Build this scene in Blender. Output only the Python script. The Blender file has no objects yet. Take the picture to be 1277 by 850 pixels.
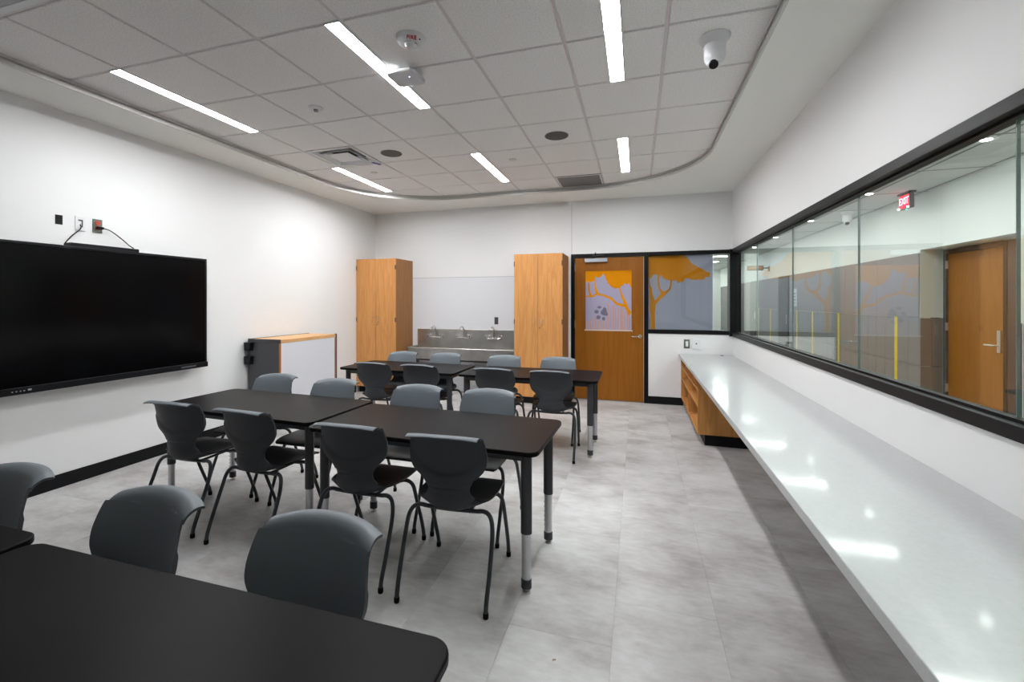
import bpy, bmesh, math, random
from mathutils import Vector, Matrix
random.seed(7)
C = bpy.context.scene.collection
scn = bpy.context.scene

# ------------------------------------------------------------------ camera, world, exposure
cam_d = bpy.data.cameras.new('camera'); cam = bpy.data.objects.new('camera', cam_d); C.objects.link(cam)
cam.location = (0, 0, 1.4753); cam.rotation_euler = (math.pi/2, 0, 0.301)
cam_d.sensor_width = 36; cam_d.lens = 558.7385*36/1277
cam_d.shift_x = 17/1277; cam_d.shift_y = -49.36/1277
cam_d.clip_start = 0.02
scn.camera = cam
w = bpy.data.worlds.new('world'); scn.world = w; w.use_nodes = True
w.node_tree.nodes['Background'].inputs[0].default_value = (0.6, 0.65, 0.7, 1)
w.node_tree.nodes['Background'].inputs[1].default_value = 0.05
scn.view_settings.view_transform = 'Standard'; scn.view_settings.look = 'None'
scn.view_settings.gamma = 1; scn.view_settings.use_curve_mapping = False
scn.view_settings.exposure = 0.15
LAMP = 84.0          # radiance of the classroom linear lights
DOWN = 60.0         # radiance of the corridor downlights
XL, XR, YB, YR = -4.377, 1.252, 6.843, -2.60
ZG, ZS = 3.051, 2.993
TS = .585             # ceiling tile module

# ------------------------------------------------------------------ materials
def nmat(name):
    m = bpy.data.materials.new(name); m.use_nodes = True
    nt = m.node_tree; return m, nt, nt.nodes['Principled BSDF']
def mat(name, col, rough=0.5, metal=0.0, spec=0.5, noise=0, nscale=20, bump=0, bscale=200, emit=None, es=0, coat=0, stretch=(1,1,1)):
    m, nt, b = nmat(name)
    b.inputs['Base Color'].default_value = (*col, 1); b.inputs['Roughness'].default_value = rough
    b.inputs['Metallic'].default_value = metal; b.inputs['Specular IOR Level'].default_value = spec
    if coat: b.inputs['Coat Weight'].default_value = coat; b.inputs['Coat Roughness'].default_value = .07
    if emit: b.inputs['Emission Color'].default_value = (*emit, 1); b.inputs['Emission Strength'].default_value = es
    if noise or bump:
        tc = nt.nodes.new('ShaderNodeTexCoord'); mp = nt.nodes.new('ShaderNodeMapping'); mp.inputs['Scale'].default_value = stretch
        nt.links.new(tc.outputs['Object'], mp.inputs['Vector'])
    if noise:
        n = nt.nodes.new('ShaderNodeTexNoise'); n.inputs['Scale'].default_value = nscale; n.inputs['Detail'].default_value = 5
        nt.links.new(mp.outputs[0], n.inputs['Vector'])
        r = nt.nodes.new('ShaderNodeValToRGB')
        r.color_ramp.elements[0].position = .3; r.color_ramp.elements[1].position = .7
        r.color_ramp.elements[0].color = (*[c*(1-noise) for c in col], 1); r.color_ramp.elements[1].color = (*[min(1, c*(1+noise)) for c in col], 1)
        nt.links.new(n.outputs['Fac'], r.inputs[0]); nt.links.new(r.outputs[0], b.inputs['Base Color'])
    if bump:
        n = nt.nodes.new('ShaderNodeTexNoise'); n.inputs['Scale'].default_value = bscale; n.inputs['Detail'].default_value = 2
        nt.links.new(mp.outputs[0], n.inputs['Vector'])
        bp = nt.nodes.new('ShaderNodeBump'); bp.inputs['Strength'].default_value = bump; bp.inputs['Distance'].default_value = .002
        nt.links.new(n.outputs['Fac'], bp.inputs['Height']); nt.links.new(bp.outputs[0], b.inputs['Normal'])
    return m
def wood(name, c0, c1, rough=.4, sc=1.0, horiz=False):
    m, nt, b = nmat(name); N = nt.nodes.new; L = nt.links.new
    tc = N('ShaderNodeTexCoord'); oi = N('ShaderNodeObjectInfo'); ad = N('ShaderNodeVectorMath'); ad.operation = 'ADD'
    cm = N('ShaderNodeVectorMath'); cm.operation = 'SCALE'; cm.inputs[3].default_value = 7.0
    L(oi.outputs['Random'], cm.inputs[0]); L(tc.outputs['Object'], ad.inputs[0]); L(cm.outputs[0], ad.inputs[1])
    mp = N('ShaderNodeMapping'); mp.inputs['Scale'].default_value = (9*sc, 1.0*sc, 9*sc) if horiz else (9*sc, 9*sc, .7*sc)
    L(ad.outputs[0], mp.inputs['Vector'])
    n = N('ShaderNodeTexNoise'); n.inputs['Scale'].default_value = 1.6; n.inputs['Detail'].default_value = 3; n.inputs['Distortion'].default_value = .6
    L(mp.outputs[0], n.inputs['Vector'])
    ml = N('ShaderNodeMath'); ml.operation = 'MULTIPLY'; ml.inputs[1].default_value = 9
    L(n.outputs['Fac'], ml.inputs[0])
    fr = N('ShaderNodeMath'); fr.operation = 'PINGPONG'; fr.inputs[1].default_value = 1
    L(ml.outputs[0], fr.inputs[0])
    mp2 = N('ShaderNodeMapping'); mp2.inputs['Scale'].default_value = (150, 4, 150) if horiz else (150, 150, 4)
    L(ad.outputs[0], mp2.inputs['Vector'])
    n2 = N('ShaderNodeTexNoise'); n2.inputs['Scale'].default_value = 1; n2.inputs['Detail'].default_value = 3
    L(mp2.outputs[0], n2.inputs['Vector'])
    mx = N('ShaderNodeMix'); mx.data_type = 'FLOAT'; mx.inputs[0].default_value = .55
    L(fr.outputs[0], mx.inputs[2]); L(n2.outputs['Fac'], mx.inputs[3])
    r = N('ShaderNodeValToRGB'); r.color_ramp.elements[0].position = .15; r.color_ramp.elements[1].position = .8
    r.color_ramp.elements[0].color = (*c0, 1); r.color_ramp.elements[1].color = (*c1, 1)
    L(mx.outputs[0], r.inputs[0]); L(r.outputs[0], b.inputs['Base Color'])
    b.inputs['Roughness'].default_value = rough; b.inputs['Specular IOR Level'].default_value = .25
    return m
def floor_mat():
    m, nt, b = nmat('vinyl_floor'); N = nt.nodes.new; L = nt.links.new
    tc = N('ShaderNodeTexCoord'); oi = N('ShaderNodeObjectInfo'); geo = N('ShaderNodeNewGeometry')
    cm = N('ShaderNodeVectorMath'); cm.operation = 'SCALE'; cm.inputs[3].default_value = .35
    L(oi.outputs['Random'], cm.inputs[0]); ad = N('ShaderNodeVectorMath'); ad.operation = 'ADD'
    L(geo.outputs['Position'], ad.inputs[0]); L(cm.outputs[0], ad.inputs[1])
    mp = N('ShaderNodeMapping'); mp.inputs['Scale'].default_value = (1.0, 1.5, 1); L(ad.outputs[0], mp.inputs['Vector'])
    n = N('ShaderNodeTexNoise'); n.inputs['Scale'].default_value = 2.2; n.inputs['Detail'].default_value = 7; n.inputs['Roughness'].default_value = .62
    L(mp.outputs[0], n.inputs['Vector'])
    r = N('ShaderNodeValToRGB'); e = r.color_ramp.elements
    e[0].position = .34; e[0].color = (.36, .335, .33, 1); e[1].position = .66; e[1].color = (.60, .595, .59, 1)
    k = e.new(.5); k.color = (.51, .497, .49, 1)
    L(n.outputs['Fac'], r.inputs[0])
    mp2 = N('ShaderNodeMapping'); mp2.inputs['Scale'].default_value = (14, 40, 1); mp2.inputs['Rotation'].default_value = (0, 0, .5); L(ad.outputs[0], mp2.inputs['Vector'])
    n2 = N('ShaderNodeTexNoise'); n2.inputs['Scale'].default_value = 1; n2.inputs['Detail'].default_value = 4; L(mp2.outputs[0], n2.inputs['Vector'])
    r2 = N('ShaderNodeMapRange'); r2.inputs[1].default_value = .3; r2.inputs[2].default_value = .7; r2.inputs[3].default_value = .93; r2.inputs[4].default_value = 1.06
    L(n2.outputs['Fac'], r2.inputs[0])
    r3 = N('ShaderNodeMapRange'); r3.inputs[3].default_value = .96; r3.inputs[4].default_value = 1.04; L(oi.outputs['Random'], r3.inputs[0])
    mm = N('ShaderNodeMath'); mm.operation = 'MULTIPLY'; L(r2.outputs[0], mm.inputs[0]); L(r3.outputs[0], mm.inputs[1])
    mx = N('ShaderNodeVectorMath'); mx.operation = 'SCALE'; L(r.outputs[0], mx.inputs[0]); L(mm.outputs[0], mx.inputs[3])
    L(mx.outputs[0], b.inputs['Base Color']); b.inputs['Roughness'].default_value = .42; b.inputs['Specular IOR Level'].default_value = .45
    return m
def glass_mat(name, tint=(.93, .97, .95)):
    m = bpy.data.materials.new(name); m.use_nodes = True; nt = m.node_tree; nt.nodes.clear(); N = nt.nodes.new; L = nt.links.new
    o = N('ShaderNodeOutputMaterial'); t = N('ShaderNodeBsdfTransparent'); t.inputs[0].default_value = (*tint, 1)
    g = N('ShaderNodeBsdfGlossy'); g.inputs['Roughness'].default_value = 0.0; g.inputs[0].default_value = (1, 1, 1, 1)
    geo = N('ShaderNodeNewGeometry'); mr = N('ShaderNodeMapRange'); mr.inputs[3].default_value = 1.5; mr.inputs[4].default_value = 1/1.5
    L(geo.outputs['Backfacing'], mr.inputs[0]); f = N('ShaderNodeFresnel'); L(mr.outputs[0], f.inputs['IOR'])
    mx = N('ShaderNodeMixShader'); L(f.outputs[0], mx.inputs[0]); L(t.outputs[0], mx.inputs[1]); L(g.outputs[0], mx.inputs[2]); L(mx.outputs[0], o.inputs[0])
    return m
def film_mat(name, col, tr=.35):
    m = bpy.data.materials.new(name); m.use_nodes = True; nt = m.node_tree; nt.nodes.clear(); N = nt.nodes.new; L = nt.links.new
    o = N('ShaderNodeOutputMaterial'); d = N('ShaderNodeBsdfDiffuse'); d.inputs[0].default_value = (*col, 1)
    t = N('ShaderNodeBsdfTranslucent'); t.inputs[0].default_value = (*col, 1)
    mx = N('ShaderNodeMixShader'); mx.inputs[0].default_value = tr; L(d.outputs[0], mx.inputs[1]); L(t.outputs[0], mx.inputs[2]); L(mx.outputs[0], o.inputs[0])
    return m
def emit_mat(name, col, s):
    m = bpy.data.materials.new(name); m.use_nodes = True; nt = m.node_tree; nt.nodes.clear()
    o = nt.nodes.new('ShaderNodeOutputMaterial'); e = nt.nodes.new('ShaderNodeEmission')
    e.inputs[0].default_value = (*col, 1); e.inputs[1].default_value = s; nt.links.new(e.outputs[0], o.inputs[0]); return m

MW = mat('wall_paint', (.84, .84, .84), .55, spec=.3, bump=.15, bscale=300)
MSOF = mat('soffit_paint', (.87, .87, .83), .7, spec=.2)
MTILE = mat('acoustic_tile', (.88, .865, .85), .95, spec=.05, noise=.10, nscale=110, bump=.5, bscale=160)
MGRID = mat('ceiling_grid_paint', (.72, .67, .66), .5)
MTRIM = mat('edge_trim_aluminium', (.62, .61, .58), .4, metal=.3)
MFLOOR = floor_mat()
MJOINT = mat('floor_joint', (.20, .19, .185), .9)
MBLACK = mat('black_frame', (.005, .005, .006), .4, spec=.2)
MBASE = mat('black_rubber_base', (.006, .006, .007), .5, spec=.2)
MOAK = wood('light_oak', (.54, .235, .072), (.69, .335, .115), .42)
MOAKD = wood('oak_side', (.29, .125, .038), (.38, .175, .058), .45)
MDOOR = wood('honey_door_veneer', (.26, .088, .006), (.32, .115, .010), .38, sc=.6)
MCUB = wood('cubby_oak', (.46, .20, .055), (.60, .29, .09), .45)
MCUBH = wood('cubby_shelf_oak', (.46, .20, .055), (.62, .30, .09), .45, horiz=True)
MBENCH = wood('bench_top_wood', (.62, .33, .13), (.78, .47, .22), .4, horiz=True)
MQ = mat('grey_quartz', (.47, .48, .485), .30, noise=.04, nscale=60, spec=.6, coat=.28)
MTOP = mat('black_table_laminate', (.006, .005, .0055), .38, spec=.06)
MTEDGE = mat('black_table_edge', (.01, .01, .011), .4)
MSTEELD = mat('charcoal_steel', (.045, .046, .052), .4, metal=0, spec=.4)
MCHROME = mat('brushed_chrome_leg', (.55, .55, .57), .28, metal=1)
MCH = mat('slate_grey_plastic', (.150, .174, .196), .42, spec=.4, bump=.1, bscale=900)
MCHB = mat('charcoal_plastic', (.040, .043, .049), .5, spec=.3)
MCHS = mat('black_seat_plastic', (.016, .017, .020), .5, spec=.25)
MLEG = mat('chair_leg_enamel', (.032, .036, .044), .32, spec=.5)
MRUB = mat('black_rubber', (.006, .006, .006), .7, spec=.15)
MSS = mat('stainless_steel', (.62, .61, .58), .30, metal=1, noise=.25, nscale=3)
MCHR = mat('polished_chrome', (.75, .75, .76), .1, metal=1)
MNICK = mat('satin_nickel', (.62, .59, .54), .3, metal=1)
MWP = mat('white_plastic', (.78, .79, .80), .4)
MWB = mat('white_laminate_board', (.76, .77, .82), .25)
MDK = mat('dark_grey_laminate', (.055, .056, .062), .5)
MSCR = mat('screen_glass', (.002, .002, .0025), .14, spec=.14)
MTVB = mat('screen_bezel', (.005, .005, .007), .35, spec=.25)
MRED = mat('red_receptacle', (.55, .05, .02), .4)
MPANEL = mat('white_wall_panel', (.76, .77, .80), .35)
MSPK = mat('speaker_grille_cloth', (.10, .095, .09), .7, bump=.8, bscale=900)
MGRL = mat('return_air_grille', (.16, .15, .145), .6)
MVENTD = mat('duct_interior', (.004, .004, .004), .9)
MBLUE = mat('blue_tape', (.01, .02, .32), .5)
MFILM = film_mat('lilac_window_film', (.52, .50, .61), .45)
MORG = film_mat('orange_window_film', (.86, .33, .012), .3)
MFILMD = film_mat('lilac_door_film', (.50, .47, .62), .25)
MORGD = film_mat('orange_door_film', (.92, .37, .010), .25)
MPAW = film_mat('grey_paw_print', (.235, .225, .30), .2)
MGLASS = glass_mat('clear_glass')
MGEDGE = mat('glass_edge', (.14, .21, .20), .2, spec=.8)
MLED = emit_mat('led_diffuser', (.97, .985, 1.0), LAMP)
MDL = emit_mat('downlight_lens', (.95, 1.0, .98), DOWN)
MCLED = emit_mat('corridor_led', (.97, 1, .99), 76)
MBLED = emit_mat('blue_indicator', (.3, .4, 1.0), 6)
MEXIT = emit_mat('exit_face_red', (1.0, .02, .05), 3.0)
MEXL = emit_mat('exit_letter', (1.0, .55, .6), 3.5)
MEXW = emit_mat('exit_lamp_white', (1, 1, 1), 12)
MGRN = emit_mat('green_indicator', (.05, .9, .5), 3)
MREDT = mat('red_print', (.5, .01, .01), .5)
MCW = mat('corridor_paint', (.78, .80, .78), .6)
MCP = mat('mauve_grey_panel', (.235, .21, .215), .45)
MCT = mat('grey_wall_tile', (.20, .19, .185), .35, noise=.08, nscale=8)
MCTD = mat('taupe_wall_tile', (.20, .17, .145), .35, noise=.08, nscale=8)
MGROUT = mat('pale_grout', (.55, .54, .53), .8)
MYEL = mat('yellow_tile_strip', (.80, .58, .015), .35)
MALC = mat('alcove_paint', (.62, .63, .55), .6)
MCFL = mat('corridor_floor_vinyl', (.38, .37, .36), .3, noise=.12, nscale=3)
MSIGN = mat('amber_sign_face', (.55, .22, .03), .4)
MSIGF = mat('bronze_sign_frame', (.16, .08, .03), .4, metal=.4)
MDARKD = mat('dark_door_paint', (.03, .022, .02), .4)
MGRNP = mat('greenish_metal_plate', (.16, .19, .16), .3, metal=.6)

# ------------------------------------------------------------------ mesh helpers
ORG = {}
def tag(o, label=None, cat=None, group=None, kind=None):
    if label: o['label'] = label
    if cat: o['category'] = cat
    if group: o['group'] = group
    if kind: o['kind'] = kind
    return o
def empty(name, loc, label=None, cat=None, group=None, kind=None, parent=None):
    o = bpy.data.objects.new(name, None); C.objects.link(o); o.empty_display_size = .1
    po = ORG.get(parent.name, Vector()) if parent else Vector()
    o.location = Vector(loc) - po
    if parent: o.parent = parent
    ORG[o.name] = Vector(loc)
    return tag(o, label, cat, group, kind)
class M:
    def __init__(s): s.v = []; s.f = []
    def add(s, vs, fs):
        n = len(s.v); s.v += [tuple(v) for v in vs]; s.f += [tuple(i+n for i in f) for f in fs]; return s
    def box(s, x0, x1, y0, y1, z0, z1):
        vs = [(x, y, z) for z in (z0, z1) for y in (y0, y1) for x in (x0, x1)]
        return s.add(vs, [(0,2,3,1), (4,5,7,6), (0,1,5,4), (2,6,7,3), (0,4,6,2), (1,3,7,5)])
    def prism(s, pts, a0, a1, axis='z'):
        # pts: 2D outline (ccw); axis z -> (x,y), axis y -> (x,z), axis x -> (y,z)
        n = len(pts)
        def P(p, a): return {'z': (p[0], p[1], a), 'y': (p[0], a, p[1]), 'x': (a, p[0], p[1])}[axis]
        vs = [P(p, a0) for p in pts] + [P(p, a1) for p in pts]
        fs = [tuple(range(n))[::-1], tuple(range(n, 2*n))] + [(i, (i+1) % n, n+(i+1) % n, n+i) for i in range(n)]
        return s.add(vs, fs)
    def tube(s, pts, r, seg=10, cap=True):
        pts = [Vector(p) for p in pts]; rings = []; up = None
        rr = r if isinstance(r, (list, tuple)) else [r]*len(pts)
        for i, p in enumerate(pts):
            if i == 0: t = pts[1]-p
            elif i == len(pts)-1: t = p-pts[-2]
            else: t = (pts[i+1]-p).normalized() + (p-pts[i-1]).normalized()
            t.normalize()
            if up is None:
                up = Vector((0, 0, 1)) if abs(t.z) < .9 else Vector((1, 0, 0))
            a = (up - t*up.dot(t)).normalized(); b = t.cross(a); up = a
            rings.append([p + (a*math.cos(q)+b*math.sin(q))*rr[i] for q in [2*math.pi*k/seg for k in range(seg)]])
        vs = [v for g in rings for v in g]; fs = []
        for i in range(len(rings)-1):
            for k in range(seg):
                fs.append((i*seg+k, i*seg+(k+1) % seg, (i+1)*seg+(k+1) % seg, (i+1)*seg+k))
        if cap: fs += [tuple(range(seg))[::-1], tuple((len(rings)-1)*seg+k for k in range(seg))]
        return s.add(vs, fs)
    def lathe(s, prof, c=(0, 0, 0), seg=24):
        vs = []; fs = []
        for (r, z) in prof:
            for k in range(seg):
                a = 2*math.pi*k/seg; vs.append((c[0]+r*math.cos(a), c[1]+r*math.sin(a), c[2]+z))
        for i in range(len(prof)-1):
            for k in range(seg):
                fs.append((i*seg+k, i*seg+(k+1) % seg, (i+1)*seg+(k+1) % seg, (i+1)*seg+k))
        fs += [tuple(range(seg))[::-1], tuple((len(prof)-1)*seg+k for k in range(seg))]
        return s.add(vs, fs)
    def build(s, name, m, parent=None, bevel=0, smooth=False, label=None, cat=None, group=None, kind=None, seg=2, fixn=True):
        xs = [v[0] for v in s.v]; ys = [v[1] for v in s.v]; zs = [v[2] for v in s.v]
        o0 = Vector(((min(xs)+max(xs))/2, (min(ys)+max(ys))/2, min(zs)))
        me = bpy.data.meshes.new(name); me.from_pydata([Vector(v)-o0 for v in s.v], [], s.f)
        if fixn:
            bm = bmesh.new(); bm.from_mesh(me); bmesh.ops.recalc_face_normals(bm, faces=bm.faces); bm.to_mesh(me); bm.free()
        if m: me.materials.append(m)
        if smooth:
            me.shade_smooth(); me.set_sharp_from_angle(angle=math.radians(40))
        o = bpy.data.objects.new(name, me); C.objects.link(o)
        po = ORG.get(parent.name, Vector()) if parent else Vector()
        o.location = o0 - po
        if parent: o.parent = parent
        ORG[o.name] = o0
        if bevel:
            b = o.modifiers.new('bevel', 'BEVEL'); b.width = bevel; b.segments = seg; b.limit_method = 'ANGLE'
        return tag(o, label, cat, group, kind)
def BX(x0, x1, y0, y1, z0, z1): return M().box(x0, x1, y0, y1, z0, z1)
def kids(o, idx): return idx.get(o.name, [])
def copy_tree(o, loc, rz=0, label=None):
    idx = {}
    for q in bpy.data.objects:
        if q.parent: idx.setdefault(q.parent.name, []).append(q)
    def rec(src, par):
        c = src.copy(); C.objects.link(c); c.parent = par
        for ch in kids(src, idx): rec(ch, c)
        return c
    r = rec(o, None); r.location = loc; r.rotation_euler = (0, 0, rz)
    if label: r['label'] = label
    return r
def text(s, size, m, parent, origin, xdir, zdir, depth=.0015, name='lettering'):
    cu = bpy.data.curves.new('txt', 'FONT'); cu.body = s; cu.size = size; cu.extrude = depth; cu.align_x = 'CENTER'; cu.align_y = 'CENTER'
    to = bpy.data.objects.new('txt', cu); C.objects.link(to); bpy.context.view_layer.update()
    me = bpy.data.meshes.new_from_object(to.evaluated_get(bpy.context.evaluated_depsgraph_get()))
    bpy.data.objects.remove(to); bpy.data.curves.remove(cu)
    x = Vector(xdir).normalized(); z = Vector(zdir).normalized(); n = x.cross(z)
    R = Matrix((x, z, n)).transposed()
    for v in me.vertices: v.co = R @ v.co
    me.materials.clear(); me.materials.append(m)
    o = bpy.data.objects.new(name, me); C.objects.link(o)
    po = ORG.get(parent.name, Vector()); o.location = Vector(origin)-po; o.parent = parent
    return o

# ------------------------------------------------------------------ floor
fl = BX(XL-.1, XR+.12, YR-.1, YB+.1, -.08, -.004).build('floor', MJOINT, kind='structure')
TW, TL = .4572, .9144
tm = {}
def plank(x0, x1, y0, y1):
    k = (round(x1-x0, 3), round(y1-y0, 3))
    if k not in tm:
        o = M().box(x0, x1, y0, y1, -.0038, 0).build('floor_tile', MFLOOR, fl, bevel=0)
        tm[k] = o.data; return
    o = bpy.data.objects.new('floor_tile', tm[k]); C.objects.link(o); o.parent = fl
    o.location = Vector(((x0+x1)/2, (y0+y1)/2, -.0038)) - ORG[fl.name]
G2 = .0004
i = 0; x = XL-.30
while x < XR:
    off = [0, .61, .305][i % 3]; y = YR - off
    while y < YB:
        xa, xb, ya, yb = max(x, XL), min(x+TW, XR), max(y, YR), min(y+TL, YB)
        if xb-xa > .02 and yb-ya > .02: plank(xa+G2, xb-G2, ya+G2, yb-G2)
        y += TL
    x += TW; i += 1
BX(XR+.12, 4.5, YR-2, 24, -.08, -.002).box(-6, XR+.12, YB+.1, 9.6, -.08, -.002).build('floor_corridor', MCFL, kind='structure')

# ------------------------------------------------------------------ walls
WZ0, WZ1, WY0, WY1 = .996, 2.19, -.40, 6.80          # right window opening
WT = 1.40
M().box(XL-.12, XL, YR-.12, YB+.12, 0, 3.3).build('wall_left', MW, kind='structure')
M().box(XL, XR+.148, YR-.12, YR, 0, 3.3).build('wall_rear', MW, kind='structure')
M().box(XR, WT, YR, YB+.12, 0, WZ0).box(XR, WT, YR, YB+.12, WZ1, 3.3).box(XR, WT, YR, WY0, WZ0, WZ1).build('wall_right', MW, kind='structure')
DX0, DX1 = -.965, .150
M().box(XL, DX0, YB, YB+.12, 0, 3.3).box(DX0, XR, YB, YB+.12, 2.19, 3.3).box(DX1, XR, YB, YB+.12, 0, 1.012).build('wall_back', MW, kind='structure')
M().box(XL, XL+.012, YR, YB-.57, 0, .108).build('baseboard_left', MBASE, kind='structure', bevel=.003)
M().box(XR-.012, XR, YR, YB, 0, .108).build('baseboard_right', MBASE, kind='structure', bevel=.003)
M().box(DX1, .62, YB-.012, YB, 0, .108).build('baseboard_back', MBASE, kind='structure', bevel=.003)
M().box(XL, XR, YR, YR+.012, 0, .108).build('baseboard_rear', MBASE, kind='structure', bevel=.003)
M().box(-.958, -.952, YB-.003, YB, 2.19, ZS).build('trim_1', mat('seam_cover', (.42, .42, .40), .5), kind='structure')

# ------------------------------------------------------------------ ceiling
ceil = BX(XL, XR, YR, YB, 3.19, 3.3).build('ceiling', MVENTD, kind='structure')
def rrect(x0, x1, y0, y1, r, n=20):
    pts = []
    for (cx, cy, a0) in ((x1-r, y0+r, -90), (x1-r, y1-r, 0), (x0+r, y1-r, 90), (x0+r, y0+r, 180)):
        for k in range(n+1):
            a = math.radians(a0+90*k/n); pts.append((cx+r*math.cos(a), cy+r*math.sin(a)))
    return pts
SX0, SX1, SY0, SY1, SR = -3.865, .725, -1.93, 6.165, 1.30
hole = rrect(SX0, SX1, SY0, SY1, SR)
bm = bmesh.new()
def loop(pts, z):
    vs = [bm.verts.new((p[0], p[1], z)) for p in pts]
    return vs, [bm.edges.new((vs[i], vs[(i+1) % len(vs)])) for i in range(len(vs))]
outer = [(XL, YR), (XR, YR), (XR, YB), (XL, YB)]
v1, e1 = loop(outer, ZS); v2, e2 = loop(hole, ZS)
bmesh.ops.triangle_fill(bm, edges=e1+e2, use_beauty=True)
top = [bm.verts.new((v.co.x, v.co.y, ZG+.004)) for v in v2]
for i in range(len(v2)):
    j = (i+1) % len(v2); bm.faces.new((v2[i], v2[j], top[j], top[i]))
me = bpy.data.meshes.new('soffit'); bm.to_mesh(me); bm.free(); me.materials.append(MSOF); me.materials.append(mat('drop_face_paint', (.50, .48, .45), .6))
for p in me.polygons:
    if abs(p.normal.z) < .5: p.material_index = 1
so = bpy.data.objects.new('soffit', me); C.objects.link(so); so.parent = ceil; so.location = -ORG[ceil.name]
# edge trim: a bead that runs round the opening and a thin channel at tile level
def ring(inset0, inset1, z0, z1, name, m, lab=None):
    a = rrect(SX0+inset0, SX1-inset0, SY0+inset0, SY1-inset0, SR-inset0); b = rrect(SX0+inset1, SX1-inset1, SY0+inset1, SY1-inset1, SR-inset1)
    n = len(a); mm = M(); vs = [(p[0], p[1], z0) for p in a]+[(p[0], p[1], z1) for p in a]+[(p[0], p[1], z0) for p in b]+[(p[0], p[1], z1) for p in b]
    fs = []
    for i in range(n):
        j = (i+1) % n
        fs += [(i, j, n+j, n+i), (2*n+i, 3*n+i, 3*n+j, 2*n+j), (i, 2*n+i, 2*n+j, j), (n+i, n+j, 3*n+j, 3*n+i)]
    mm.add(vs, fs); o = mm.build(name, m, ceil, smooth=True)
    if lab: o['label'] = lab
ring(-.004, .012, ZS-.006, ZS+.020, 'edge_trim', MTRIM, 'slim satin metal bead round the curved ceiling opening')
ring(-.001, .014, ZG-.022, ZG+.004, 'channel_trim', MTRIM, 'metal channel where the tiles meet the drop')
# grid and tiles
GX = [-1.0106+TS*k for k in range(-6, 4)]; GY = [2.1379+TS*k for k in range(-8, 8)]
for gx in GX:
    if SX0-.1 < gx < SX1+.1: BX(gx-.012, gx+.012, SY0-.3, SY1+.3, ZG+.006, ZG+.03).build('grid_bar', MGRID, ceil)
for gy in GY:
    if SY0-.1 < gy < SY1+.1: BX(SX0-.3, SX1+.3, gy-.012, gy+.012, ZG+.0062, ZG+.03).build('grid_bar', MGRID, ceil)
LX = (-3.402, -1.653, -.137); LY = [(2.142, 3.306), (4.484, 5.667)]
tile_me = None
h = TS/2-.0105
for ix in range(len(GX)-1):
    for iy in range(len(GY)-1):
        x0, y0 = GX[ix], GY[iy]
        if x0+TS < SX0 or x0 > SX1 or y0+TS < SY0 or y0 > SY1: continue
        if ix == 2 and iy in (11, 6): continue      # air diffusers
        if ix == 6 and iy == 14: continue           # return grille
        cx, cy = x0+TS/2, y0+TS/2
        cut = [lx for lx in LX if x0 < lx < x0+TS and any(y0 > a-.3 and y0+TS < b+.3 for a, b in LY)]
        if cut:
            lx = cut[0]; L0, L1 = cx-h, min(lx-.051, cx+h); R0, R1 = max(lx+.051, cx-h), cx+h
            for (a, b) in ((L0, L1), (R0, R1)):
                if b-a > .004: BX(a, b, cy-h, cy+h, ZG-.002, ZG+.02).build('ceiling_tile', MTILE, ceil, bevel=min(.004, (b-a)/3), seg=1)
            continue
        if tile_me is None:
            t = BX(cx-h, cx+h, cy-h, cy+h, ZG-.002, ZG+.02).build('ceiling_tile', MTILE, ceil, bevel=.004, seg=1); tile_me = t.data
        else:
            t = bpy.data.objects.new('ceiling_tile', tile_me); C.objects.link(t); t.parent = ceil; t.location = Vector((cx, cy, ZG-.002))-ORG[ceil.name]
            b = t.modifiers.new('bevel', 'BEVEL'); b.width = .004; b.segments = 1

# ------------------------------------------------------------------ linear lights
def led(x, y0, y1, label, group='linear lights recessed in the tile ceiling'):
    e = empty('linear_light', (x, (y0+y1)/2, ZG-.006), label, 'ceiling light', group)
    M().box(x-.050, x-.046, y0-.004, y1+.004, ZG-.005, ZG+.03).box(x+.046, x+.050, y0-.004, y1+.004, ZG-.005, ZG+.03).box(x-.046, x+.046, y0-.004, y0, ZG-.005, ZG+.03).box(x-.046, x+.046, y1, y1+.004, ZG-.005, ZG+.03).box(x-.050, x+.050, y0-.004, y1+.004, ZG+.0301, ZG+.034).build('housing', MWP, e)
    BX(x-.045, x+.045, y0+.001, y1-.001, ZG+.002, ZG+.007).build('diffuser', MLED, e)
    return e
LN = {(0, 0): 'long linear light near the left wall, above the wall screen', (0, 1): 'linear light just behind the square air diffuser', (1, 0): 'linear light partly hidden by the white wireless access point',
      (1, 1): 'linear light between the round speaker and the sink wall, second row', (2, 0): 'linear light at the top edge of the photo, left of the dome camera', (2, 1): 'short-looking linear light nearest the door, by the return grille',
      (0, 2): 'linear light behind the camera on the screen side', (1, 2): 'linear light behind the camera in the middle row', (2, 2): 'linear light behind the camera on the window side'}
for a, x in enumerate(LX):
    for b, (y0, y1) in enumerate(LY): led(x, y0, y1, LN[(a, b)])

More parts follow.
